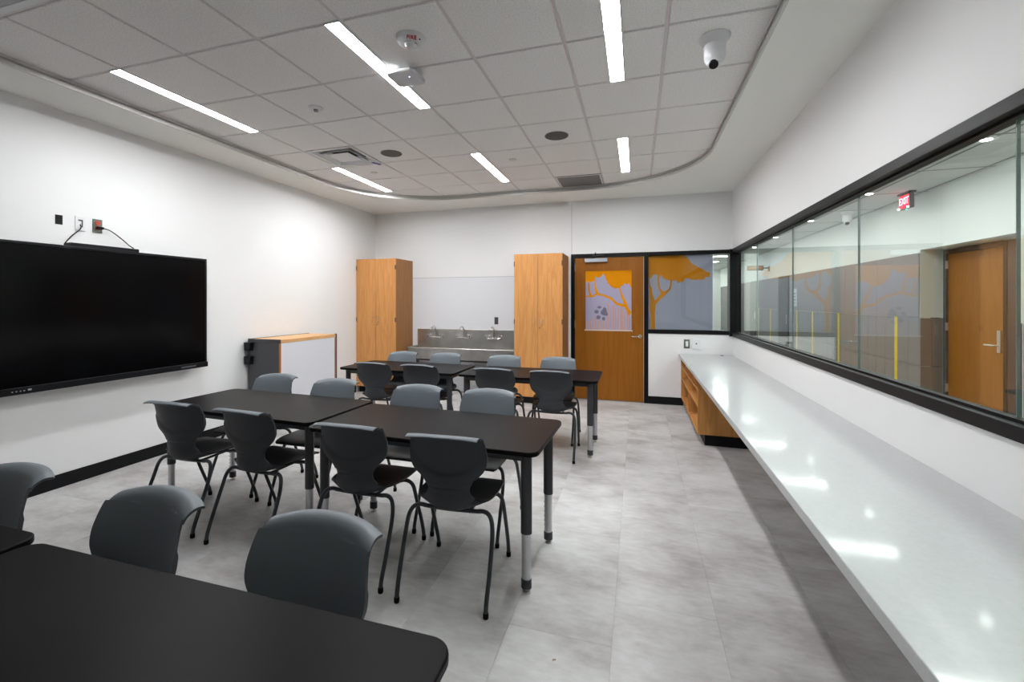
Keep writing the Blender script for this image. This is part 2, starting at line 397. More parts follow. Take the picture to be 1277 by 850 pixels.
# ------------------------------------------------------------------ ceiling devices
def diffuser(cx, cy, label):
    e = empty('air_diffuser', (cx, cy, ZG), label, 'air vent', 'square air diffusers')
    H = .280
    def frame(o, i, z0, z1, nm, m):
        # pyramidal ring from half-size o (z0) to half-size i (z1)
        vs = [(cx+sx*o, cy+sy*o, z0) for sx, sy in ((-1,-1),(1,-1),(1,1),(-1,1))]+[(cx+sx*i, cy+sy*i, z1) for sx, sy in ((-1,-1),(1,-1),(1,1),(-1,1))]
        vs += [(v[0], v[1], v[2]+.004) for v in vs]
        fs = []
        for k in range(4):
            j = (k+1) % 4; fs += [(k, j, 4+j, 4+k), (8+k, 12+k, 12+j, 8+j), (k, 8+k, 8+j, j), (4+k, 4+j, 12+j, 12+k)]
        M().add(vs, fs).build(nm, m, e)
    BX(cx-H, cx+H, cy-H, cy+H, ZG+.07, ZG+.074).build('duct_collar', MVENTD, e)
    frame(H, H-.035, ZG-.002, ZG-.002, 'frame', MWP)
    frame(H-.03, H-.085, ZG+.002, ZG+.05, 'louver', MWP)
    frame(H-.095, H-.14, ZG-.006, ZG+.045, 'louver', MWP)
    BX(cx-.13, cx+.13, cy-.13, cy+.13, ZG-.004, ZG+.002).build('center_plate', MWP, e, bevel=.003)
diffuser(GX[2]+TS/2, GY[11]+TS/2, 'square white air diffuser near the left wall, blue tape at its corner')
diffuser(GX[2]+TS/2, GY[6]+TS/2, 'square air diffuser cut off at the top left corner')
rx0, rx1, ry0, ry1 = GX[6]+.01, GX[7]-.01, GY[14]+.01, GY[15]-.01
e = empty('return_air_grille', ((rx0+rx1)/2, (ry0+ry1)/2, ZG), 'dark perforated square return grille at the curved ceiling edge', 'air vent')
BX(rx0, rx1, ry0, ry1, ZG-.003, ZG+.012).build('perforated_face', MGRL, e)
BX(rx0, rx0+.018, ry0, ry1, ZG-.006, ZG-.002).box(rx1-.018, rx1, ry0, ry1, ZG-.006, ZG-.002).box(rx0+.018, rx1-.018, ry0, ry0+.018, ZG-.006, ZG-.002).build('frame', MWP, e)
M().prism([(-2.865, 4.40), (-2.84, 4.40), (-2.80, 4.50), (-2.825, 4.51)], ZG-.012, ZG-.009).build('tape_strip', MBLUE, label='scrap of blue tape stuck beside the square air diffuser', cat='tape')
def speaker(x, y, label):
    e = empty('ceiling_speaker', (x, y, ZG), label, 'speaker', 'round ceiling speakers')
    M().lathe([(.112, .0), (.112, -.006), (.104, -.009)], (x, y, ZG)).build('rim', MGRL, e, smooth=True)
    M().lathe([(.103, -.004), (.103, -.0095), (.06, -.012), (.001, -.0125)], (x, y, ZG)).build('grille', MSPK, e, smooth=True)
speaker(-2.500, 4.213, 'round dark ceiling speaker next to the square air diffuser')
speaker(-.734, 4.230, 'round dark ceiling speaker in the middle, nearer the door')
e = empty('fire_strobe', (-1.293, 2.409, ZG), 'white round ceiling alarm strobe with red FIRE lettering', 'alarm')
M().lathe([(.088, 0), (.088, -.012), (.080, -.028), (.062, -.038), (.05, -.04), (.001, -.04)], (-1.293, 2.409, ZG)).build('base', MWP, e, smooth=True)
M().lathe([(.036, -.038), (.034, -.052), (.024, -.064), (.001, -.068)], (-1.293, 2.399, ZG)).build('lens', mat('clear_strobe_lens', (.62, .64, .66), .08, coat=1), e, smooth=True)
M().lathe([(.040, -.038), (.040, -.044), (.036, -.046)], (-1.293, 2.399, ZG)).build('lens_ring', MCHR, e, smooth=True)
BX(-1.229, -1.222, 2.379, 2.391, ZG-.034, ZG-.024).build('indicator', MBLACK, e)
text('FIRE', .032, MREDT, e, (-1.293+.070*.47, 2.409-.070*.88, ZG-.036), (.88, .47, 0), (.47*.86, -.88*.86, .5), .003)
e = empty('wireless_access_point', (-1.515, 2.745, ZG), 'white square access point with blue light over the linear light', 'access point')
ap = M().prism([(p[0]-1.515, p[1]+2.745) for p in rrect(-.105, .105, -.105, .105, .035, 8)], ZG-.055, ZG-.030).build('cover', mat('pale_plastic', (.62, .63, .65), .4), e, bevel=.008, smooth=True)
BX(-1.570, -1.460, 2.690, 2.800, ZG-.03, ZG-.005).build('bracket', MWP, e)
M().lathe([(.004, 0), (.004, -.002), (.001, -.002)], (-1.475, 2.720, ZG-.055), 10).build('indicator', MBLED, e)
e = empty('ceiling_sensor', (-2.495, 3.037, ZG), 'small white round sensor on the tile left of the alarm', 'sensor')
M().lathe([(.055, 0), (.055, -.01), (.045, -.018), (.02, -.02), (.001, -.02)], (-2.495, 3.037, ZG)).build('base', MWP, e, smooth=True)
M().lathe([(.018, -.018), (.016, -.034), (.001, -.036)], (-2.495, 3.037, ZG), 16).build('lens', mat('dark_lens', (.15, .15, .16), .3), e, smooth=True)
def cap(x, y, label):
    M().lathe([(.042, 0), (.042, -.004), (.038, -.008), (.001, -.009)], (x, y, ZG)).build('sprinkler_cap', mat('cap_paint', (.72, .70, .66), .4), label=label, cat='sprinkler', group='concealed sprinkler caps', smooth=True)
cap(-1.321, 4.797, 'small round sprinkler cap between the middle linear light and speaker'); cap(-3.073, 4.780, 'small round sprinkler cap behind the square air diffuser')
def domecam(x, y, z, label, s=1.0, tilt=1):
    e = empty('dome_camera', (x, y, z), label, 'camera')
    M().lathe([(.088*s, 0), (.088*s, -.012*s), (.074*s, -.032*s), (.06*s, -.05*s)], (x, y, z)).build('mount_plate', MWP, e, smooth=True)
    M().lathe([(.058*s, -.046*s), (.060*s, -.06*s), (.060*s, -.118*s), (.055*s, -.14*s), (.045*s, -.152*s), (.001, -.154*s)], (x, y, z)).build('housing', MWP, e, smooth=True)
    M().lathe([(.045*s, -.150*s), (.043*s, -.163*s), (.03*s, -.172*s), (.001, -.175*s)], (x, y, z)).build('lens_cap', MWP, e, smooth=True)
    M().tube([(x-.008*s, y-.018*s, z-.160*s), (x-.010*s, y-.030*s, z-.181*s)], .026*s, 16).build('lens', MBLACK, e, smooth=True)
    return e
domecam(.440, 2.935, ZG, 'white drum-shaped security camera hanging from the classroom ceiling')

# ------------------------------------------------------------------ window 1 : the long interior window in the right wall
w1 = empty('window_1', (XR+.07, 3.2, WZ0), kind='structure')
XG = 1.30; F0, F1 = XR-.018, 1.345; fw = .055
BX(F0, F1, WY0, YB+.02, WZ0, WZ0+fw).build('sill_frame', MBLACK, w1, bevel=.003)
BX(F0, F1, WY0, YB+.02, WZ1-fw, WZ1).build('head_frame', MBLACK, w1, bevel=.003)
BX(F0, F1, WY0, WY0+fw, WZ0+fw, WZ1-fw).build('jamb_frame', MBLACK, w1, bevel=.003)
BX(XR-.045, F1, YB-.055, YB+.12, WZ0, WZ1).build('corner_post', MBLACK, w1, bevel=.003)
for za in (WZ0+fw, WZ1-fw-.012): BX(XG-.03, XG-.012, WY0+fw, YB-.055, za, za+.012).build('glazing_bead', MBLACK, w1)
JY = [WY0+fw, .865, 2.08, 3.285, 4.51, 5.73, YB-.055]
for a, b in zip(JY[:-1], JY[1:]):
    BX(XG-.005, XG+.005, a+.002, b-.002, WZ0+fw, WZ1-fw).build('glass_pane', MGLASS, w1)
for j in JY[1:-1]:
    BX(XG-.0055, XG+.0055, j-.0022, j+.0022, WZ0+fw, WZ1-fw).build('butt_joint', MGEDGE, w1)

# ------------------------------------------------------------------ window 2 : the window beside the door
w2 = empty('window_2', (.66, YB+.05, 1.012), kind='structure')
FY0, FY1 = YB-.012, YB+.13
BX(.150, XR-.046, FY0, FY1, 1.012, 1.070).build('sill_frame', MBLACK, w2, bevel=.003)
BX(.150, XR-.046, FY0, FY1, 2.137, 2.19).build('head_frame', MBLACK, w2, bevel=.003)
GYY = YB+.06
BX(.150, 1.206, GYY-.004, GYY+.004, 1.070, 2.137).build('glass_pane', MGLASS, w2)
BX(.150, 1.010, GYY+.006, GYY+.0075, 1.070, 2.137).build('privacy_film', MFILM, w2, label='lilac privacy film')
def flat(pts, y0, y1, name, m, par, **k):
    return M().prism(pts, y0, y1, 'y').build(name, m, par, **k)
WCAN = [(0.151, 2.136), (0.642, 2.136), (0.702, 2.072), (0.732, 2.023), (0.806, 1.973), (0.88, 1.931), (0.924, 1.899), (0.979, 1.874), (0.967, 1.818), (0.935, 1.822), (0.909, 1.811), (0.895, 1.785), (0.88, 1.776), (0.858, 1.792), (0.836, 1.780), (0.815, 1.792), (0.791, 1.774), (0.762, 1.790), (0.732, 1.782), (0.71, 1.80), (0.687, 1.806), (0.642, 1.799), (0.63, 1.765), (0.62, 1.751), (0.585, 1.755), (0.552, 1.735), (0.545, 1.77), (0.522, 1.776), (0.498, 1.782), (0.476, 1.769), (0.44, 1.785), (0.407, 1.783), (0.353, 1.82), (0.326, 1.861), (0.307, 1.829), (0.28, 1.86), (0.245, 1.871), (0.214, 1.855), (0.19, 1.806), (0.17, 1.83), (0.151, 1.823)]
WTR = [(0.18, 1.071), (0.248, 1.071), (0.243, 1.311), (0.253, 1.426), (0.353, 1.541), (0.453, 1.639), (0.476, 1.72), (0.473, 1.79), (0.450, 1.79), (0.449, 1.704), (0.423, 1.647), (0.361, 1.615), (0.318, 1.664), (0.304, 1.755), (0.304, 1.84), (0.276, 1.86), (0.284, 1.689), (0.323, 1.59), (0.245, 1.484), (0.206, 1.591), (0.201, 1.674), (0.175, 1.707), (0.165, 1.83), (0.152, 1.82), (0.161, 1.641), (0.175, 1.476), (0.167, 1.376), (0.18, 1.277)]
flat(WCAN, GYY+.0045, GYY+.0052, 'tree_canopy_print', MORG, w2, label='orange tree crown print')
flat(WTR, GYY+.0046, GYY+.0053, 'tree_trunk_print', MORG, w2, label='orange tree trunk print')

# ------------------------------------------------------------------ door 1
d1 = empty('door_1', (-.41, YB+.03, 0), kind='structure')
BX(DX0, -.912, FY0, FY1, 0, 2.19).build('frame_jamb', MBLACK, d1, bevel=.003)
BX(.090, DX1, FY0, FY1, 0, 2.19).build('frame_jamb', MBLACK, d1, bevel=.003)
BX(-.912, .090, FY0, FY1, 2.137, 2.19).build('frame_head', MBLACK, d1, bevel=.003)
DY = YB+.018
M().box(-.908, -.765, DY, DY+.045, .008, 2.133).box(-.068, .086, DY, DY+.045, .008, 2.133).box(-.765, -.068, DY, DY+.045, .008, 1.035).box(-.765, -.068, DY, DY+.045, 1.950, 2.133).build('door_leaf', MDOOR, d1)
M().box(-.765, -.750, DY-.004, DY+.03, 1.035, 1.950).box(-.083, -.068, DY-.004, DY+.03, 1.035, 1.950).box(-.750, -.083, DY-.004, DY+.03, 1.935, 1.950).build('vision_bead', MDOOR, d1)
BX(-.765, -.068, DY-.006, DY+.03, 1.035, 1.052).build('vision_sill', mat('pale_bead', (.75, .62, .50), .4), d1, label='pale lower bead of the door window')
BX(-.750, -.083, DY+.012, DY+.018, 1.052, 1.935).build('privacy_film', MFILMD, d1, label='lilac film covering the door window')
DCAN = [(-0.750, 1.935), (-0.083, 1.935), (-0.083, 1.67), (-0.106, 1.705), (-0.126, 1.747), (-0.14, 1.73), (-0.153, 1.719), (-0.17, 1.742), (-0.186, 1.74), (-0.206, 1.706), (-0.233, 1.699), (-0.26, 1.665), (-0.285, 1.675), (-0.314, 1.661), (-0.335, 1.68), (-0.355, 1.679), (-0.375, 1.70), (-0.395, 1.708), (-0.409, 1.743), (-0.436, 1.751), (-0.43, 1.775), (-0.449, 1.80), (-0.455, 1.83), (-0.471, 1.871), (-0.494, 1.888), (-0.51, 1.862), (-0.526, 1.85), (-0.546, 1.83), (-0.565, 1.84), (-0.588, 1.833), (-0.609, 1.859), (-0.616, 1.809), (-0.637, 1.767), (-0.655, 1.775), (-0.678, 1.761), (-0.70, 1.775), (-0.728, 1.768), (-0.750, 1.768)]
PY = DY+.012
flat(DCAN, PY-.0012, PY-.0002, 'tree_canopy_print', MORGD, d1, label='orange tree crown print')
def ribbon(pts, ws):
    L_, R_ = [], []
    for i, p in enumerate(pts):
        a = Vector(pts[max(i-1, 0)]); b = Vector(pts[min(i+1, len(pts)-1)]); t = (b-a).normalized(); n = Vector((-t.y, t.x))*ws[i]/2
        L_.append(tuple(Vector(p)+n)); R_.append(tuple(Vector(p)-n))
    return L_+R_[::-1]
clampx = lambda P: [(min(max(x, -.750), -.083), z) for x, z in P]
flat(clampx(ribbon([(-0.750, 1.553), (-0.658, 1.547), (-0.581, 1.588), (-0.491, 1.568), (-0.382, 1.525), (-0.287, 1.435), (-0.166, 1.407), (-0.078, 1.286)], [.018, .024, .034, .030, .034, .034, .05, .095])), PY-.0014, PY-.0003, 'branch_print', MORGD, d1, label='orange tree branch print')
for P, W_ in (([(-0.155, 1.407), (-0.213, 1.546), (-0.26, 1.68)], [.045, .03, .018]), ([(-0.575, 1.59), (-0.609, 1.703), (-0.619, 1.87)], [.045, .024, .014]), ([(-0.672, 1.555), (-0.697, 1.647), (-0.706, 1.775)], [.03, .022, .012])):
    flat(ribbon(P, W_), PY-.0016, PY-.0004, 'branch_print', MORGD, d1, label='orange tree branch print')
g = M()
for (x, z) in [(-0.721, 1.178), (-0.678, 1.207), (-0.637, 1.164), (-0.602, 1.236), (-0.56, 1.18), (-0.526, 1.208), (-0.491, 1.181), (-0.447, 1.237), (-0.413, 1.462), (-0.379, 1.392), (-0.348, 1.42), (-0.311, 1.379), (-0.273, 1.379), (-0.233, 1.393), (-0.213, 1.351), (-0.179, 1.324), (-0.139, 1.296), (-.11, 1.25)]:
    g.box(x-.0035, x+.0035, PY-.0011, PY-.0002, 1.052, z)
g.build('grass_line_print', MORGD, d1, kind='stuff', label='thin orange vertical lines')
flat([(-0.478, 1.392), (-0.447, 1.371), (-0.436, 1.322), (-0.419, 1.28), (-0.43, 1.259), (-0.484, 1.265), (-0.526, 1.286), (-0.526, 1.321), (-0.502, 1.35)], PY-.0022, PY-.0008, 'paw_pad_print', MPAW, d1, label='grey paw pad print')
for (x, z, a, b) in ((-0.546, 1.387, .03, .02), (-0.588, 1.321, .032, .028), (-0.56, 1.236, .032, .030), (-0.484, 1.216, .024, .027)):
    flat([(x+a*math.cos(t*math.pi/7), z+b*math.sin(t*math.pi/7)) for t in range(14)], PY-.0022, PY-.0008, 'paw_toe_print', MPAW, d1, label='grey paw toe print')
for z in (.22, 1.07, 1.93):
    BX(-.920, -.904, DY-.014, DY+.004, z, z+.115).build('hinge', MNICK, d1)
# lever
lv = M(); lv.tube([(.035, DY, .965), (.035, DY-.012, .965)], .027, 20); lv.build('lever_rose', MCHR, d1, smooth=True)
M().tube([(.035, DY-.01, .965), (.035, DY-.045, .965), (.02, DY-.055, .965), (-.08, DY-.055, .963)], .010, 12).build('lever_handle', MCHR, d1, smooth=True, label='polished lever handle')
cl = BX(-.760, -.425, DY-.055, DY, 2.062, 2.118).build('door_closer', mat('closer_silver', (.50, .53, .58), .35, metal=.5), d1, bevel=.004, label='silver overhead door closer')
BX(-.66, -.60, DY-.060, DY-.03, 2.118, 2.150).build('closer_pivot', MBLACK, d1)
M().tube([(-.63, DY-.05, 2.15), (-.46, DY-.12, 2.158), (-.58, DY-.035, 2.165)], .007, 8).build('closer_arm', MSTEELD, d1)
M().tube([(-.63, DY-.05, 2.158), (-.59, DY-.09, 2.198)], .007, 8).build('closer_arm', MSTEELD, d1)

# ------------------------------------------------------------------ wall devices
def plate(name, face, u0, u1, z0, z1, mP, label, cat, d=.008):
    e = empty(name, ((XL if face == 'L' else u0), (u0 if face == 'L' else YB), z0), label, cat)
    if face == 'L': BX(XL, XL+d, u0, u1, z0, z1).build('plate', mP, e, bevel=.002)
    else: BX(u0, u1, YB-d, YB, z0, z1).build('plate', mP, e, bevel=.002)
    return e
e = plate('light_switch', 'B', .628, .705, .812, .938, MGRNP, 'steel switch plate with white rocker above the counter end', 'switch')
BX(.650, .684, YB-.013, YB-.008, .838, .912).build('rocker', MWP, e, bevel=.002)
e = plate('wall_thermostat', 'B', .742, .835, .805, .942, MWP, 'white wall control with dark dot, right of the steel switch', 'thermostat', d=.022)
M().tube([(.789, YB-.020, .882), (.789, YB-.024, .882)], .010, 14).build('sensor_dot', MDK, e)
e = plate('wall_outlet', 'B', -2.188, -2.125, 1.108, 1.222, MSTEELD, 'small grey outlet plate on the panel above the sink', 'outlet')
BX(-2.170, -2.143, YB-.012, YB-.008, 1.130, 1.200).build('receptacle', MDK, e, bevel=.001)
e = empty('wall_cutout', (XL, 2.355, 2.09), 'black open junction box hole left of the white plate', 'junction box')
BX(XL, XL+.003, 2.333, 2.380, 2.085, 2.160).build('box_opening', MVENTD, e)
e = plate('data_outlet', 'L', 2.462, 2.535, 2.055, 2.172, MWP, 'white data wall plate above the screen with a thin cable', 'outlet')
BX(XL+.008, XL+.011, 2.482, 2.512, 2.135, 2.145).box(XL+.008, XL+.011, 2.506, 2.512, 2.085, 2.135).build('slot', MDK, e)
e = plate('red_outlet', 'L', 2.585, 2.655, 2.055, 2.170, MGRNP, 'red duplex outlet on a steel plate with a black plug', 'outlet')
M().tube([(XL+.007, 2.618, 2.138), (XL+.014, 2.618, 2.138)], .018, 16).build('receptacle', MRED, e)
M().tube([(XL+.007, 2.618, 2.096), (XL+.014, 2.618, 2.096)], .018, 16).build('receptacle', MRED, e)
def curve_pts(P, n=8):
    out = []
    P = [Vector(p) for p in P]
    for i in range(len(P)-1):
        p0 = P[max(i-1, 0)]; p1 = P[i]; p2 = P[i+1]; p3 = P[min(i+2, len(P)-1)]
        for k in range(n):
            t = k/n; out.append(.5*((2*p1)+(p2-p0)*t+(2*p0-5*p1+4*p2-p3)*t*t+(3*p1-p0-3*p2+p3)*t**3))
    return out+[P[-1]]
e = empty('power_cord', (XL+.02, 2.62, 2.0), 'black power cord running from the red outlet down to the screen', 'cord')
BX(XL+.014, XL+.042, 2.600, 2.650, 2.086, 2.106).build('plug', MRUB, e, bevel=.004)
M().tube(curve_pts([(XL+.028, 2.645, 2.096), (XL+.03, 2.70, 2.085), (XL+.035, 2.78, 2.03), (XL+.05, 2.84, 1.972), (XL+.06, 2.87, 1.950)]), .0045, 8).build('cable', MRUB, e, smooth=True)
M().tube(curve_pts([(XL+.010, 2.495, 2.105), (XL+.030, 2.485, 2.07), (XL+.04, 2.42, 2.0), (XL+.05, 2.372, 1.94), (XL+.05, 2.366, 1.920)]), .0040, 8).build('data_cable', MRUB, smooth=True, label='thin black data cable from the white plate down to the screen', cat='cord')

# ------------------------------------------------------------------ wall screen
e = empty('display_screen', (XL, 2.55, .80), 'large black wall-mounted interactive flat screen, switched off', 'television')
TX0, TX1 = XL+.05, -4.25
TY0, TY1, TZ0, TZ1 = 1.56, 3.53, .805, 1.912
BX(TX0, TX1-.012, TY0+.02, TY1-.02, TZ0+.05, TZ1-.02).build('rear_housing', MTVB, e, bevel=.008)
BX(XL, TX0, 2.2, 2.9, 1.05, 1.65).build('wall_mount', MSTEELD, e)
M().box(TX1-.03, TX1, TY0, TY1, TZ1-.022, TZ1).box(TX1-.03, TX1, TY0, TY0+.022, TZ0+.05, TZ1-.022).box(TX1-.03, TX1, TY1-.022, TY1, TZ0+.05, TZ1-.022).build('bezel', MTVB, e, bevel=.003)
BX(TX1-.03, TX1+.012, TY0, TY1+.004, TZ0, TZ0+.05).build('control_strip', MTVB, e, bevel=.004)
BX(TX1-.012, TX1-.006, TY0+.022, TY1-.022, TZ0+.05, TZ1-.022).build('screen_glass', MSCR, e)
BX(TX1+.012, TX1+.0135, 3.25, 3.40, TZ0+.018, TZ0+.032).build('badge', mat('badge_grey', (.10, .10, .12), .4), e, label='faint grey badge')
for k, y in enumerate((2.010, 2.032, 2.055, 2.075, 2.100)):
    wd = .008 if k < 4 else .020
    BX(TX1+.012, TX1+.0135, y, y+wd, TZ0+.022, TZ0+.028+(.012 if k == 4 else 0)*.5).build('control_icon', mat('icon_white', (.5, .5, .55), .4), e)
BX(XL+.03, -4.27, 2.38, 2.885, 1.9125, 1.942).build('media_box', MTVB, bevel=.003, label='slim black box lying on top of the wall screen', cat='media player')

# ------------------------------------------------------------------ tall cabinets
def tall(x0, x1, side_light, label):
    e = empty('tall_cabinet', ((x0+x1)/2, YB-.28, 0), label, 'cabinet', 'tall oak cabinets flanking the sink')
    y0 = YB-.565; z1 = 2.158
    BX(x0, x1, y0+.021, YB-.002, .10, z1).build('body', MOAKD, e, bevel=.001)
    BX(x0+.01, x1-.01, y0+.07, YB-.01, 0, .10).build('toe_kick', MBASE, e)
    xm = (x0+x1)/2
    for (a, b, s) in ((x0+.002, xm-.002, 1), (xm+.002, x1-.002, -1)):
        d = BX(a, b, y0, y0+.019, .105, z1-.002).build('cabinet_door', MOAK, e, bevel=.0015)
        hx = xm-s*.055
        M().tube(curve_pts([(hx, y0, 1.235), (hx, y0-.028, 1.225), (hx, y0-.034, 1.185), (hx, y0-.028, 1.145), (hx, y0, 1.135)], 5), .005, 8).build('handle', MNICK, d, smooth=True, label='slim nickel bow handle')
        for zz in (.30, 1.15, 1.98):
            hb = a-.001 if s == 1 else b-.011
            BX(hb, hb+.012, y0-.006, y0+.012, zz, zz+.07).build('hinge', MSTEELD, d)
    M().tube([(xm+.022, y0-.004, 1.10), (xm+.022, y0+.001, 1.10)], .008, 12).build('key_lock', MSTEELD, e)
tall(-4.370, -3.648, True, 'tall oak two-door cabinet in the left corner of the room')
tall(-1.712, -1.005, True, 'tall oak two-door cabinet between the sink and the door')

# ------------------------------------------------------------------ sink wall
BX(-3.646, -1.714, YB-.006, YB-.0005, .02, 1.865).build('wall_panel', MPANEL, bevel=.001, label='smooth white splash panel on the wall behind the trough sink', cat='wall panel')
BX(-3.646, -1.714, YB-.008, YB-.0005, 1.866, 1.874).build('trim_2', mat('panel_edge_trim', (.5, .5, .5), .5), kind='structure')
e = empty('trough_sink', (-2.63, YB-.2, 0), 'long stainless steel wall-hung trough sink with high splashback', 'sink')
sx0, sx1 = -3.535, -1.745; sy0 = YB-.395
BX(sx0, sx1, YB-.035, YB-.007, .70, 1.020).build('splashback', MSS, e, bevel=.003)
M().box(sx0, sx1, sy0, sy0+.012, .565, .735).build('apron', MSS, e, bevel=.002)
M().tube([(sx0, sy0+.008, .735), (sx1, sy0+.008, .735)], .012, 10).build('rim', MSS, e, smooth=True)
for x in (sx0, sx1-.012): BX(x, x+.012, sy0, YB-.035, .565, .745).build('end_panel', MSS, e)
BX(sx0+.012, sx1-.012, sy0+.012, YB-.035, .565, .580).build('basin_floor', MSS, e)
BX(sx0+.02, sx1-.02, sy0+.03, YB-.01, .535, .563).build('support_frame', MSTEELD, e)
for x in (sx0+.12, sx1-.16):
    BX(x, x+.04, YB-.34, YB-.30, 0, .535).build('leg', MSTEELD, e)
M().tube([(-2.52, YB-.2, .565), (-2.52, YB-.2, .40), (-2.50, YB-.2, .36), (-2.44, YB-.2, .36), (-2.42, YB-.2, .40), (-2.42, YB-.02, .42)], .022, 12).build('drain_pipe', MCHR, e, smooth=True)
M().lathe([(.045, 0), (.045, -.03), (.03, -.04)], (-2.52, YB-.2, .53), 20).build('drain_flange', MSS, e, smooth=True)
BX(-2.62, -2.30, YB-.26, YB-.10, .16, .34).build('water_heater', MSS, label='small steel unit under the trough sink', cat='sink unit', bevel=.006)
def faucet(x, label):
    e = empty('wall_faucet', (x, YB-.04, .88), label, 'faucet', 'wall-mounted faucets over the trough sink')
    y = YB-.035
    M().tube([(x-.10, y-.045, .885), (x+.10, y-.045, .885)], .017, 12).build('body', MCHR, e, smooth=True)
    for s in (-1, 1):
        M().tube([(x+s*.10, y, .885), (x+s*.10, y-.012, .885), (x+s*.10, y-.045, .885)], [.032, .030, .016], 14).build('inlet', MCHR, e, smooth=True)
        v = M().tube([(x+s*.10, y-.045, .885), (x+s*.105, y-.045, .93)], .014, 10)
        v.tube([(x+s*.105-.038, y-.045, .932), (x+s*.105+.038, y-.045, .932)], .0075, 8); v.tube([(x+s*.105, y-.083, .932), (x+s*.105, y-.007, .932)], .0075, 8)
        v.build('cross_handle', MCHR, e, smooth=True)
    M().tube(curve_pts([(x, y-.045, .885), (x, y-.045, 1.00), (x, y-.055, 1.045), (x-.01, y-.095, 1.072), (x-.02, y-.14, 1.045), (x-.02, y-.145, 1.02)], 6), .0115, 12).build('gooseneck_spout', MCHR, e, smooth=True)
faucet(-3.190, 'left of the three chrome wall faucets, near the corner cabinet'); faucet(-2.690, 'middle of the three chrome wall faucets over the trough sink'); faucet(-2.175, 'right of the three chrome wall faucets, below the grey outlet')

# ------------------------------------------------------------------ mobile whiteboard cabinet by the left wall
e = empty('storage_cabinet', (-4.13, 4.63, 0), 'low mobile cabinet with white board front and wooden top by left wall', 'cabinet')
cx0, cx1, cy0, cy1, cz = -4.345, -3.885, 4.137, 5.135, 1.040
BX(cx0, cx1-.02, cy0, cy0+.02, .09, cz-.045).build('end_panel', MDK, e)
BX(cx0, cx1-.02, cy1-.02, cy1, .09, cz-.045).build('end_panel', MDK, e)
BX(cx0, cx0+.02, cy0+.02, cy1-.02, .09, cz-.045).build('back_panel', MDK, e)
BX(cx0+.02, cx1-.02, cy0+.02, cy1-.02, .09, .11).build('bottom_panel', MDK, e)
BX(cx1-.02, cx1, cy0+.012, cy1-.04, .10, cz-.047).build('whiteboard_front', MWB, e, label='glossy white writing surface')
MES = wood('edge_strip_wood', (.40, .13, .03), (.52, .2, .06))
for a, b in ((cy0, cy0+.011), (cy1-.039, cy1-.022)): BX(cx1-.0195, cx1+.002, a, b, .09, cz-.046).build('edge_strip', MES, e)
BX(cx1-.02, cx1+.004, cy1-.021, cy1+.004, .09, cz-.0).build('corner_strip', MDK, e)
BX(cx0+.02, cx1-.0, cy0+.012, cy1-.02, cz-.045, cz-.004).build('top_panel', MBENCH, e, bevel=.002)
M().box(cx0, cx1, cy0-.006, cy0+.012, cz-.047, cz).box(cx0, cx0+.02, cy0, cy1, cz-.047, cz).build('top_edging', MSTEELD, e, bevel=.003)
for z in (.905, .745):
    M().prism([(-4.352, z), (-4.27, z), (-4.262, z+.095), (-4.36, z+.095)], cy0-.055, cy0-.0005, 'y').build('latch_box', MBLACK, e, bevel=.005, label='black moulded box on the end panel')
for x in (cx0+.05, cx1-.07):
    for y in (cy0+.06, cy1-.06): M().tube([(x-.012, y, .035), (x+.012, y, .035)], .035, 16).box(x-.02, x+.02, y-.015, y+.015, .05, .09).build('caster', MRUB, e)

# ------------------------------------------------------------------ counter and cubby cabinet
ct = empty('counter', (.9, 3, 0), 'long pale grey quartz counter running below the interior window', 'counter')
BX(.560, XR-.001, YR+.002, YB-.013, .695, .735).build('counter_top', MQ, ct, bevel=.004)
BX(.575, XR-.002, YR+.01, YB-.02, .6942, .6948).build('underside_shade_sheet', MDK, ct)  # unseen dark sheet, added to deepen the shade under the counter
e = empty('cubby_cabinet', (.92, 5.85, 0), 'open oak cubby cabinet with six compartments under the far counter end', 'cabinet')
kx0, kx1, ky0, ky1 = .590, 1.236, 4.985, YB-.014
BX(kx0, kx1, ky0, ky0+.019, .115, .693).build('side_panel', MCUB, e)
BX(kx0, kx1, ky1-.019, ky1, .115, .693).build('side_panel', MCUB, e)
ym = (ky0+ky1)/2
BX(kx0+.002, kx1-.01, ym-.01, ym+.01, .134, .675).build('divider', MCUB, e)
BX(kx1-.01, kx1, ky0+.019, ky1-.019, .134, .675).build('back_panel', MCUB, e)
BX(kx0, kx1, ky0+.019, ky1-.019, .115, .134).build('bottom_panel', MCUBH, e)
BX(kx0, kx1, ky0+.019, ky1-.019, .675, .693).build('top_panel', MCUBH, e)
for z in (.375, .548):
    BX(kx0+.003, kx1-.01, ky0+.019, ym-.01, z, z+.019).build('shelf', MCUBH, e)
    BX(kx0+.003, kx1-.01, ym+.01, ky1-.019, z, z+.019).build('shelf', MCUBH, e)
BX(kx0+.07, kx1-.02, ky0+.03, ky1-.01, .0, .115).build('toe_kick', MBASE, e)
M().lathe([(.020, 0), (.020, .004), (.014, .006), (.001, .006)], (1.10, 6.74, .735), 16).build('cable_grommet', MBLACK, smooth=True, label='small black cable grommet at the far end of the counter', cat='grommet')
for y in (2.6, .2):
    M().prism([(XR-.013, .40), (XR-.013, .694), (.75, .694), (.75, .66), (XR-.06, .40)], y-.02, y+.02, 'y').build('support_bracket', MSTEELD, ct)
M().add([(-.338, 1.83, .0), (-.324, 1.838, .0), (-.320, 1.828, .003), (-.332, 1.822, .004)], [(0, 1, 2, 3)]).build('paper_scrap', mat('brown_scrap', (.35, .17, .05), .7), label='tiny brown scrap lying on the floor right of the chairs', cat='litter')

